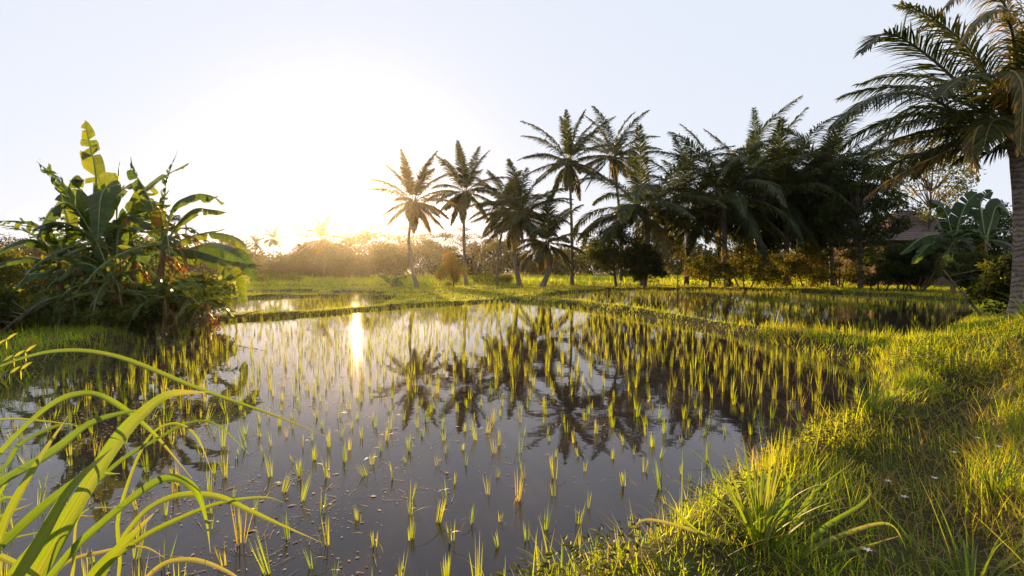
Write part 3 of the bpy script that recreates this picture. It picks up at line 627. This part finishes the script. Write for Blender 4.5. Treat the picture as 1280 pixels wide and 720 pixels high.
banana('tall banana plant with the single upright leaf above the clump', 112, 13.4, (118, 305), [
    ([(121, 262, 0), (119, 212, 0), (113, 185, .05), (106, 153, .1)], .62, dict(tear=.5, tint=.62, fold=.25, Nrm=(.5, -.8, .1))),
    ([(100, 265, -.2), (76, 228, -.3), (46, 202, -.4)], .55, dict(tear=.85, tint=.42, fold=.9, Nrm=(.5, -.4, .6))),
    ([(128, 262, -.3), (134, 236, -.5), (126, 248, -.8), (122, 300, -1.0)], .85, dict(tear=.05, tint=.55, fold=.15, Nrm=(.1, -.9, .3))),
    ([(108, 280, -.5), (88, 255, -.8), (66, 262, -1.), (46, 296, -1.1)], .8, dict(tear=.12, tint=.50, fold=.25, Nrm=(-.2, -.8, .5))),
    ([(125, 270, .4), (150, 240, .5), (170, 232, .6), (160, 290, .7)], .6, dict(tear=.3, tint=.6))], extra=3, EL=1.9)
banana('banana plant with a long pale leaf stalk slanting up to the left', 140, 12.9, (139, 352), [
    ([(128, 318, -.1), (105, 275, -.2), (70, 222, -.3), (58, 208, -.3)], .42, dict(tear=.75, tint=.5, fold=.8, Nrm=(.5, -.6, .5))),
    ([(155, 335, -.2), (170, 318, -.4), (190, 330, -.5)], .4, dict(tear=.1, tint=.5)),
    ([(120, 335, -.3), (95, 330, -.5), (72, 352, -.6)], .5, dict(tear=.1, tint=.35)),
    ([(146, 320, .2), (150, 285, .3), (165, 270, .4), (185, 285, .4)], .55, dict(tear=.2, tint=.5))], r=.1, extra=2, EL=1.5)
banana('leaning banana plant with tan stem and torn leaves reaching right', 187, 13.1, (205, 305), [
    ([(192, 262, -.2), (178, 232, -.2), (168, 215, -.1), (163, 196, 0)], .45, dict(tear=.5, tint=.42, fold=.9, Nrm=(.8, -.5, .2))),
    ([(196, 270, .1), (176, 250, .1), (204, 222, .1), (230, 207, .1)], .60, dict(tear=.55, tint=.60, fold=.35, Nrm=(-.3, -.8, .6))),
    ([(215, 262, -.3), (235, 246, -.5), (256, 243, -.6), (273, 250, -.6)], .5, dict(tear=.35, tint=.5, fold=.7, Nrm=(-.1, -.5, .9))),
    ([(222, 280, -.2), (242, 262, -.3), (262, 262, -.4), (284, 266, -.5)], .5, dict(tear=.25, tint=.5, fold=.6, Nrm=(-.1, -.5, .9))),
    ([(232, 298, .3), (262, 291, .4), (290, 297, .4), (314, 316, .4)], .5, dict(tear=.3, tint=.60, fold=.5, Nrm=(0, -.6, .8))),
    ([(230, 312, -.3), (262, 308, -.5), (298, 322, -.7), (322, 350, -.8)], .62, dict(tear=.35, tint=.42, fold=.5, Nrm=(.1, -.7, .7))),
    ([(228, 320, -.2), (262, 322, -.3), (292, 345, -.4), (306, 382, -.5)], .55, dict(tear=.4, tint=.62, fold=.5, Nrm=(.2, -.8, .5))),
    ([(240, 312, -.5), (285, 325, -.6), (330, 332, -.6)], .42, dict(tear=.2, tint=.5, fold=.6, Nrm=(0, -.5, .9))),
    ([(212, 300, -.4), (224, 305, -.6), (230, 330, -.7)], .34, dict(tear=.7, tint=.98, dead=True, fold=.9)),
    ([(218, 295, -.3), (240, 296, -.4), (246, 322, -.5)], .36, dict(tear=.7, tint=.96, dead=True, fold=.8)),
    ([(204, 270, 0), (206, 245, 0), (210, 222, .1), (218, 198, .1)], .3, dict(tear=.7, tint=.5, fold=1.1, Nrm=(.9, -.3, .1)))], r=.15, extra=2)
banana('banana plant at the left of the clump with leaves hanging past the frame edge', 72, 13.8, (72, 322), [
    ([(55, 305, -.2), (28, 300, -.4), (-8, 318, -.6)], .55, dict(tear=.1, tint=.3, fold=.6, Nrm=(0, -.4, 1))),
    ([(55, 325, -.3), (25, 322, -.5), (-14, 334, -.6)], .45, dict(tear=.15, tint=.3, fold=.6, Nrm=(0, -.4, 1))),
    ([(58, 298, .2), (30, 278, .3), (-6, 276, .4)], .45, dict(tear=.7, tint=.45, fold=.7)),
    ([(85, 285, 0), (80, 255, .1), (92, 222, .1), (100, 240, .2)], .6, dict(tear=.3, tint=.6)),
    ([(60, 340, -.5), (35, 345, -.7), (10, 370, -.8)], .4, dict(tear=.1, tint=.4))], extra=3, EL=1.7)
banana('bushy banana plant in the dark middle of the clump', 163, 13.9, (166, 318), [
    ([(160, 285, .1), (168, 262, .1), (190, 262, .2), (196, 300, .3)], .8, dict(tear=.1, tint=.45, Nrm=(0, -.9, .4))),
    ([(150, 300, -.2), (140, 285, -.3), (146, 330, -.5)], .7, dict(tear=.1, tint=.4, Nrm=(0, -.9, .4)))], extra=6, EL=1.7)
banana('thin young banana plant with a bare upright spear leaf', 150, 14.3, (146, 300), [([(147, 260, 0), (149, 220, 0), (150, 202, 0)], .10, dict(tear=0, tint=.35, fold=1.2, Nrm=(.9, -.3, 0)))], r=.09, extra=4, EL=1.3)
banana('small low banana plant with a bright round leaf at the right foot of the clump', 222, 13.0, (222, 378), [([(228, 368, -.2), (236, 372, -.3), (226, 388, -.4)], .28, dict(tear=0, tint=.75, fold=.1, Nrm=(0, -.95, .2)))], r=.06, extra=4, EL=.9)
for bx_, cx_, cy_, lab in ((92, 90, 372, 'young banana sucker low at the left foot of the clump'), (148, 150, 366, 'young banana sucker low in front of the bare stalked plant'), (200, 205, 372, 'young banana sucker low in front of the leaning tan stem'), (255, 258, 378, 'young banana sucker at the far right foot of the clump')):
    banana(lab, bx_, 12.6, (cx_, cy_), [], r=.07, extra=5, EL=1.15, tint=.55)
GB = 'banana plants by the hut'
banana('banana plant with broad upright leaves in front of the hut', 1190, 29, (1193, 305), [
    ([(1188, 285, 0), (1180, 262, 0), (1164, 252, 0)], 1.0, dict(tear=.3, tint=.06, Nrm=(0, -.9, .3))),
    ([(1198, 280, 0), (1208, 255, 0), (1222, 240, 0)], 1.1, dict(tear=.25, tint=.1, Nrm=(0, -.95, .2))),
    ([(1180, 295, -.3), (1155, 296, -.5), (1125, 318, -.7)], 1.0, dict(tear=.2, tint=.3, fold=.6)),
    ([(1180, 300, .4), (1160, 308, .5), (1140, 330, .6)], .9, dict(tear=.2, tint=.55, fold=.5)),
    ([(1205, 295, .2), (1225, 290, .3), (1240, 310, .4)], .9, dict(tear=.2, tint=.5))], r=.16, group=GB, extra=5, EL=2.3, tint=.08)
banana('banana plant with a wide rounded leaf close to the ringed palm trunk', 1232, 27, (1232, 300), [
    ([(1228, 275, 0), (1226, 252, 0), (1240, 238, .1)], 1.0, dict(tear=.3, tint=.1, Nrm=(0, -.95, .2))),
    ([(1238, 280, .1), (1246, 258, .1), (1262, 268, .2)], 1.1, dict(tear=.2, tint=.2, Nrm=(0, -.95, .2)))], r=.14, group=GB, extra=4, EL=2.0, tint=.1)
banana('small banana plant alone on the grass below the sun', 490, 40, (490, 355), [([(482, 346, 0), (474, 342, 0)], .6, dict(tear=.1, tint=.5)), ([(496, 347, 0), (505, 343, 0)], .6, dict(tear=.1, tint=.5))], r=.1, group='field plants', extra=5, EL=1.3)

# ------------------------------------------------------------------ hut in the grove
def box(mb, a, b, tint=.5, mat=0):
    x0, y0, z0 = a; x1, y1, z1 = b
    V = [(x0, y0, z0), (x1, y0, z0), (x1, y1, z0), (x0, y1, z0), (x0, y0, z1), (x1, y0, z1), (x1, y1, z1), (x0, y1, z1)]
    mb.add(V, [[0, 3, 2, 1], [4, 5, 6, 7], [0, 1, 5, 4], [1, 2, 6, 5], [2, 3, 7, 6], [3, 0, 4, 7]], tint, mat)
M_ROOF = solid_mat('roof_tiles', [(.3, (.13, .085, .075)), (.6, (.22, .16, .15)), (.8, (.30, .24, .22))], 2.2, .9, .5, (1, 1, 3), .05)
M_WALL = solid_mat('mud_wall', [(.3, (.10, .065, .04)), (.7, (.16, .11, .07))], 2, .95, .3)
M_WOOD = solid_mat('weathered_wood', [(.3, (.08, .05, .03)), (.7, (.16, .11, .07))], 5, .9, .4, (1, 1, .2))
hx0 = at(1098, 300, 44)[0]; hx1 = at(1250, 300, 44)[0]; hz0 = .2; he = at(1100, 301, 44)[2]; hr = at(1165, 262, 47.5)[2]
hut = empty('hut', (hx0 + 3, 44.5, hz0), 'low hut with a brown tiled hip roof behind the banana plants', 'hut')
mb = MB(); nrow = 16; y0, y1 = 43.2, 53.; ym = (y0 + y1) / 2; rA, rB = hx0 + 4.6, hx1 - 4.6
corners = dict(a=(hx0, y0, he), b=(hx1, y0, he), c=(hx1, y1, he), d=(hx0, y1, he), r=(rA, ym, hr), s=(rB, ym, hr))
def slope(p, q, r_, s_):
    p, q, r_, s_ = (np.array(v, float) for v in (p, q, r_, s_))
    nn = nrm(np.cross(q - p, s_ - p))
    for k in range(nrow):
        f0, f1 = k / nrow, (k + 1) / nrow; l0, l1 = p + (s_ - p) * f0, p + (s_ - p) * f1; g0, g1 = q + (r_ - q) * f0, q + (r_ - q) * f1
        mb.add([l0 + nn * .07, g0 + nn * .07, g1 + nn * .01, l1 + nn * .01, l0 - nn * .03, g0 - nn * .03], [[0, 1, 2, 3], [4, 5, 1, 0]], rng.uniform(.3, .7))
cn = corners
slope(cn['a'], cn['b'], cn['s'], cn['r']); slope(cn['d'], cn['a'], cn['r'], cn['r']); slope(cn['b'], cn['c'], cn['s'], cn['s']); slope(cn['c'], cn['d'], cn['r'], cn['s'])
mb.build('roof', M_ROOF, hut, smooth=False)
mb = MB(); box(mb, (hx0 + .9, 44.4, hz0 - .3), (hx1 - .9, 52, he + .05)); mb.build('wall', M_WALL, hut, smooth=False)
for k in range(4):
    mb = MB(); xx = hx0 + .5 + k * (hx1 - hx0 - 1) / 3; box(mb, (xx - .09, 43.5, hz0 - .3), (xx + .09, 43.68, he + .12)); mb.build('post', M_WOOD, hut, smooth=False)

# ------------------------------------------------------------------ near reeds, tuft, flowers
def strap_leaf(parent, pts, W, tint=.5, Nrm=(0, -.6, .7), fold=.35, n=40, wmax=.35, twist=0.):
    p = spline(pts, n); T = nrm(np.gradient(p, axis=0)); up = np.asarray(Nrm, float)
    B = nrm(np.cross(T, np.broadcast_to(up, T.shape))); N = np.cross(B, T)
    s = np.linspace(0, 1, n); tw = (twist * s)[:, None]; B, N = B * np.cos(tw) + N * np.sin(tw), N * np.cos(tw) - B * np.sin(tw)
    w = np.where(s < wmax, .55 + .45 * np.sin(s / wmax * pi / 2), 1 - ((s - wmax) / (1 - wmax)) ** 1.7) * W * .5; w = np.maximum(w, .0007)[:, None]
    wav = (np.sin(s * 23 + rng.uniform(0, 6)) * .10 * (1 - s))[:, None]
    cols = [p - B * w + N * w * (fold + wav), p - B * w * .5 + N * w * fold * .4, p, p + B * w * .5 + N * w * fold * .4, p + B * w + N * w * (fold - wav)]
    V = np.stack(cols, 1).reshape(-1, 3); i = np.arange(n - 1)[:, None] * 5; j = np.arange(4)[None, :]
    Q = np.stack([i + j, i + j + 1, i + 5 + j + 1, i + 5 + j], -1).reshape(-1, 4)
    uv = np.stack([np.tile([0, .25, .5, .75, 1.], (n, 1)), np.repeat(s[:, None], 5, 1)], -1) + np.array([rng.uniform(0, 9), 0])
    mid = np.tile([0, 0, .16, 0, 0], n); tt = np.clip(tint + mid + np.repeat(np.clip(s - .82, 0, 1) * 2.4, 5), 0, 1)
    mb = MB(); mb.add(V, Q, tt, 0, uv); return mb.build('leaf', M_REED, parent)
RB = np.array([-1.45, 1.02, H1(-1.45, 1.02)])
reed = empty('reed_clump', RB, 'tall arching reed grass with wide blades at the lower left edge', 'reed grass')
def reed_leaf(pp, Y0, Wpx, tint, n=46, dY=0., root=None, **kw):
    k = len(pp); pts = [RB + np.array([rng.uniform(-.12, .2), rng.uniform(-.1, .15), 0]) if root is None else np.array(root)]
    pts += [at(a_, b_, Y0 + dY * i / max(1, k - 1)) for i, (a_, b_) in enumerate(pp)]
    strap_leaf(reed, pts, Wpx * .76 / 640 * Y0, tint, n=n, **kw)
reed_leaf([(-150, 560), (-60, 490), (0, 459), (71, 440), (147, 447), (249, 487), (338, 518), (414, 548)], 1.15, 13, .52, dY=.25, Nrm=(0, -.35, .8), wmax=.6)
reed_leaf([(-60, 660), (-5, 575), (58, 512), (102, 493), (140, 502), (190, 540), (240, 598)], 1.05, 17, .46, dY=.2, Nrm=(0, -.5, .7), wmax=.4)
reed_leaf([(-20, 850), (45, 725), (102, 625), (147, 553), (180, 516), (213, 493), (262, 490)], .95, 46, .55, dY=.1, Nrm=(-.3, -.85, .35), wmax=.28, fold=.2)
reed_leaf([(-90, 660), (-4, 608), (67, 566), (111, 532), (153, 517), (190, 512)], 1.0, 26, .28, dY=.15, Nrm=(-.1, -.6, .7), wmax=.35)
reed_leaf([(0, 760), (89, 640), (147, 580), (196, 550), (236, 529), (271, 531), (311, 567)], 1.2, 11, .2, dY=.2, wmax=.3)
reed_leaf([(20, 790), (80, 702), (133, 651), (191, 606), (222, 599), (246, 615), (258, 649), (263, 690)], 1.02, 18, .4, dY=.12, wmax=.4)
reed_leaf([(60, 800), (120, 720), (173, 676), (222, 650), (276, 629), (329, 622), (354, 628)], 1.1, 12, .55, dY=.2, wmax=.4)
reed_leaf([(90, 790), (160, 665), (209, 624), (267, 620), (311, 638), (355, 658), (402, 678)], 1.12, 12, .58, dY=.2, wmax=.45)
reed_leaf([(60, 820), (115, 727), (151, 685), (198, 636)], 1.0, 30, .58, wmax=.4, Nrm=(-.2, -.9, .3), fold=.2)
reed_leaf([(30, 800), (75, 712), (130, 690), (178, 684), (206, 697)], 1.15, 8, .85, wmax=.4)
reed_leaf([(120, 820), (185, 722), (232, 700), (285, 715), (330, 750)], 1.1, 10, .85, wmax=.4)
reed_leaf([(-80, 760), (0, 686), (58, 633), (107, 596), (150, 592)], 1.05, 26, .25, wmax=.4, Nrm=(-.1, -.7, .6))
reed_leaf([(-100, 650), (-2, 592), (27, 556), (71, 533), (95, 530)], 1.12, 15, .2, wmax=.4)
reed_leaf([(-60, 820), (-8, 700), (14, 640), (50, 575), (85, 520)], .9, 34, .60, wmax=.35, Nrm=(-.4, -.85, .3), fold=.2)
reed_leaf([(-40, 900), (10, 745), (50, 680), (90, 610), (140, 560)], .88, 40, .58, wmax=.35, Nrm=(-.3, -.85, .3), fold=.2)
reed_leaf([(-120, 590), (-60, 545), (0, 525), (60, 527), (100, 533)], 1.25, 6, .6, wmax=.4)
reed_leaf([(120, 780), (150, 640), (182, 555), (215, 530), (245, 545), (265, 590)], 1.3, 8, .6, wmax=.4)
reed_leaf([(-70, 700), (-20, 690), (40, 716), (70, 745)], .95, 12, .7, wmax=.4)
for k in range(9):
    a_ = rng.uniform(-140, 120); b_ = rng.uniform(610, 700)
    reed_leaf([(a_ - 40, 860), (a_, 730), (a_ + rng.uniform(10, 50), b_), (a_ + rng.uniform(60, 110), b_ - rng.uniform(-10, 30))], rng.uniform(.95, 1.25), rng.uniform(8, 22), rng.uniform(.2, .7), n=30, wmax=.35)

TB = np.array([1.03, 2.10, H1(1.03, 2.10)])
tuft = empty('grass_tuft', TB, 'tall tuft of wide bladed grass on the sunlit bank crest', 'grass tuft', 'tall grass tufts')
def tuft_leaf(parent, B0, pp, Y0, Wpx, tint, dY=0., n=26, **kw):
    k = len(pp); pts = [B0 + np.array([rng.uniform(-.09, .09), rng.uniform(-.06, .08), -.01])] + [at(a_, b_, Y0 + dY * i / max(1, k - 1)) for i, (a_, b_) in enumerate(pp)]
    strap_leaf(parent, pts, Wpx / 640 * Y0, tint, n=n, **kw)
for pp, W, t_ in [([(975, 690), (1010, 625), (1068, 576)], 9, .45), ([(948, 690), (925, 640), (905, 592)], 11, .55), ([(940, 690), (880, 668), (810, 650), (786, 668)], 8, .8),
                  ([(930, 700), (860, 690), (815, 700), (798, 722)], 9, .85), ([(930, 700), (880, 672), (845, 640), (832, 628)], 8, .6), ([(950, 680), (958, 620), (962, 575), (958, 545)], 7, .7),
                  ([(958, 690), (985, 620), (975, 570)], 9, .5), ([(965, 690), (1000, 650), (1022, 600)], 9, .5), ([(980, 700), (1050, 670), (1110, 655), (1135, 690)], 8, .75),
                  ([(985, 700), (1030, 660), (1075, 632), (1090, 615)], 9, .5), ([(985, 710), (1060, 690), (1130, 668)], 8, .6), ([(955, 690), (945, 630), (940, 600)], 11, .5)]:
    tuft_leaf(tuft, TB, pp, 2.1, W * .8, t_, rng.uniform(-.25, .15), wmax=.35)
def auto_tuft(parent, B0, n, l0, l1, W, tint=.55):
    for k in range(n):
        az = rng.uniform(0, 6.28); el = radians(rng.uniform(50, 88)); L = rng.uniform(l0, l1)
        strap_leaf(parent, rachis(B0 + np.array([cos(az), sin(az), 0]) * rng.uniform(0, .07), az, el, L, rng.uniform(.1, 1.5), 6), W * rng.uniform(.6, 1.2), tint + rng.normal(0, .12), (cos(az) * -.4, sin(az) * -.4 - .3, .7), n=16, wmax=.3)
auto_tuft(tuft, TB, 52, .22, .5, .015, .55)
for (px, py, z, n, l0, l1, W, lab) in [(1215, 735, .33, 26, .25, .5, .010, 'thin bladed grass tuft at the lower right corner'),
                                   (1240, 640, .36, 26, .2, .38, .010, 'grass tuft on the right side of the dark hollow'),
                                   (1288, 420, .62, 30, .4, .85, .02, 'tall grass tuft at the right edge in front of the palm trunk'),
                                   (1255, 470, .4, 26, .25, .5, .014, 'grass tuft on the shaded bank below the tall edge tuft'),
                                   (1090, 520, .42, 24, .2, .4, .012, 'grass tuft on the bank beside the narrow end of the back paddy'),
                                   (700, 745, .38, 20, .12, .26, .008, 'low grass tuft at the water edge at the bottom of the bank')]:
    p = gp(px, py, z); p[2] = H1(p[0], p[1]); t_ = empty('grass_tuft', p, lab, 'grass tuft', 'tall grass tufts'); auto_tuft(t_, p, n, l0, l1, W, .5)
M_PETAL = leaf_mat('white_petals', [(0, (.7, .7, .72)), (1, (.8, .8, .8))], [(0, (.6, .6, .62)), (1, (.7, .7, .7))], .35, .6, .2)
for (px, py) in [(1168, 604), (1110, 604), (1084, 689), (1239, 490), (1269, 499), (1248, 560), (1222, 555), (1130, 622), (1192, 570), (1033, 425)]:
    p = gp(px, py, .30); p = gp(px, py, H1(p[0], p[1]) + .13); g = H1(p[0], p[1])
    f = empty('white_flower', (p[0], p[1], g), 'tiny white star shaped flower in the grass of the right bank', 'flower', 'white flowers in the grass')
    m = MB(); h = np.array([p[0], p[1], g + .14]); tube(m, spline([(p[0] + .01, p[1], g), (p[0] - .005, p[1], g + .08), h], 6), .0015, 5, .4, 0, cap=False); m.build('stem', M_GRASS, f)
    m = MB(); aa = np.arange(5) / 5 * 2 * pi + rng.uniform(0, 1); tl = np.array([rng.normal(0, .4), -.6, .3])
    D = np.stack([np.cos(aa), np.sin(aa), np.full(5, .25)], -1) + tl * .0; blades(m, np.repeat(h[None], 5, 0), D, np.stack([-np.sin(aa), np.cos(aa), 0 * aa], -1), .02, .008, .1, 3, 'petal', .5); m.build('petals', M_PETAL, f)
# sprig with round leaflets poking in at the left edge
SB = np.array([-3.15, 2.75, H1(-3.2, 2.0)]); SB[2] = 0
p0 = gp(-130, 560, .2); p0[2] = H1(p0[0], p0[1])
sp_ = empty('leafy_sprig', p0, 'sunlit sprig with rounded leaflets poking in at the left edge', 'sprig')
tips = [at(32, 440, p0[1]), at(26, 462, p0[1] - .1), at(8, 425, p0[1] + .1)]
for tp in tips:
    m = MB(); pth = spline([p0, (p0 + tp) / 2 + np.array([-.15, 0, .2]), tp], 16); tube(m, pth, np.linspace(.008, .002, 16), 5, .5, 0, cap=False); m.build('stem', M_MIDRIB, sp_)
    m = MB()
    for k in range(7, 16):
        for sg in (-1, 1):
            D = np.array([[.3, 0.3 * sg, sg * .6 - .1]]); blades(m, [pth[k]], D, [[.7, -.5, -.2 * sg]], .085, .05, .25, 5, 'petal', rng.uniform(.55, .8))
    m.build('foliage', M_GRASS, sp_)

# ------------------------------------------------------------------ haze, sky, sun, camera
HZ = 0.00017
m, nt, out = new_mat('haze_air'); pv = nt.nodes.new('ShaderNodeVolumePrincipled')
pv.inputs['Color'].default_value = (.95, .93, .92, 1); pv.inputs['Density'].default_value = HZ; pv.inputs['Anisotropy'].default_value = .88
nt.links.new(pv.outputs[0], out.inputs['Volume'])
mb = MB(); box(mb, (-420, -80, -1.2), (420, 450, 24)); tag(mb.build('haze', m, smooth=False), 'pale evening haze over the fields', 'haze', kind='stuff')

w = bpy.data.worlds.new('World'); S.world = w; w.use_nodes = True; nt = w.node_tree
bg = nt.nodes['Background']; sky = nt.nodes.new('ShaderNodeTexSky'); sky.sky_type = 'NISHITA'; sky.sun_disc = False
sky.sun_elevation = SUN_EL; sky.sun_rotation = SUN_AZ; sky.altitude = 200; sky.air_density = 1.0; sky.dust_density = 0.3; sky.ozone_density = 1.2
def vm(op, a_, b_=None, c_=None):
    n_ = nt.nodes.new('ShaderNodeVectorMath'); n_.operation = op
    for k_, v_ in enumerate((a_, b_, c_)):
        if v_ is None: continue
        if isinstance(v_, tuple): n_.inputs[k_].default_value = v_
        else: nt.links.new(v_, n_.inputs[k_])
    return n_.outputs[0]
# sky brightness compressed, then a constant pale lavender white added as even skylight
soft = vm('DIVIDE', sky.outputs[0], vm('MULTIPLY_ADD', sky.outputs[0], (.22, .22, .22), (1., 1., 1.)))
nt.links.new(vm('MULTIPLY_ADD', soft, (.22, .21, .20), (2.82, 2.96, 3.36)), bg.inputs[0]); bg.inputs[1].default_value = .1
sl = bpy.data.lights.new('Sun', 'SUN'); sl.energy = 5.0; sl.angle = radians(.53); sl.color = (1.0, .63, .27)
so = bpy.data.objects.new('sun', sl); COL.objects.link(so)
from mathutils import Vector
dirn = Vector((sin(SUN_AZ) * cos(SUN_EL), cos(SUN_AZ) * cos(SUN_EL), sin(SUN_EL)))
so.rotation_euler = dirn.to_track_quat('Z', 'Y').to_euler(); so.location = (-20, 60, 30)
cam = bpy.data.cameras.new('camera'); cam.sensor_width = 36; cam.lens = 18; cam.clip_end = 3000; cam.clip_start = .05
co = bpy.data.objects.new('camera', cam); COL.objects.link(co); co.location = (0, 0, CAMH); co.rotation_euler = (pi / 2 - PITCH, 0, 0)
S.camera = co
S.view_settings.view_transform = 'Standard'; S.view_settings.look = 'None'; S.view_settings.exposure = 1.38; S.view_settings.gamma = 1
S.render.engine = 'CYCLES'
cy = S.cycles; cy.use_denoising = True; cy.max_bounces = 8; cy.diffuse_bounces = 3; cy.glossy_bounces = 3; cy.transmission_bounces = 4; cy.volume_bounces = 0
cy.sample_clamp_indirect = 6; cy.sample_clamp_direct = 0; cy.caustics_reflective = False; cy.caustics_refractive = False
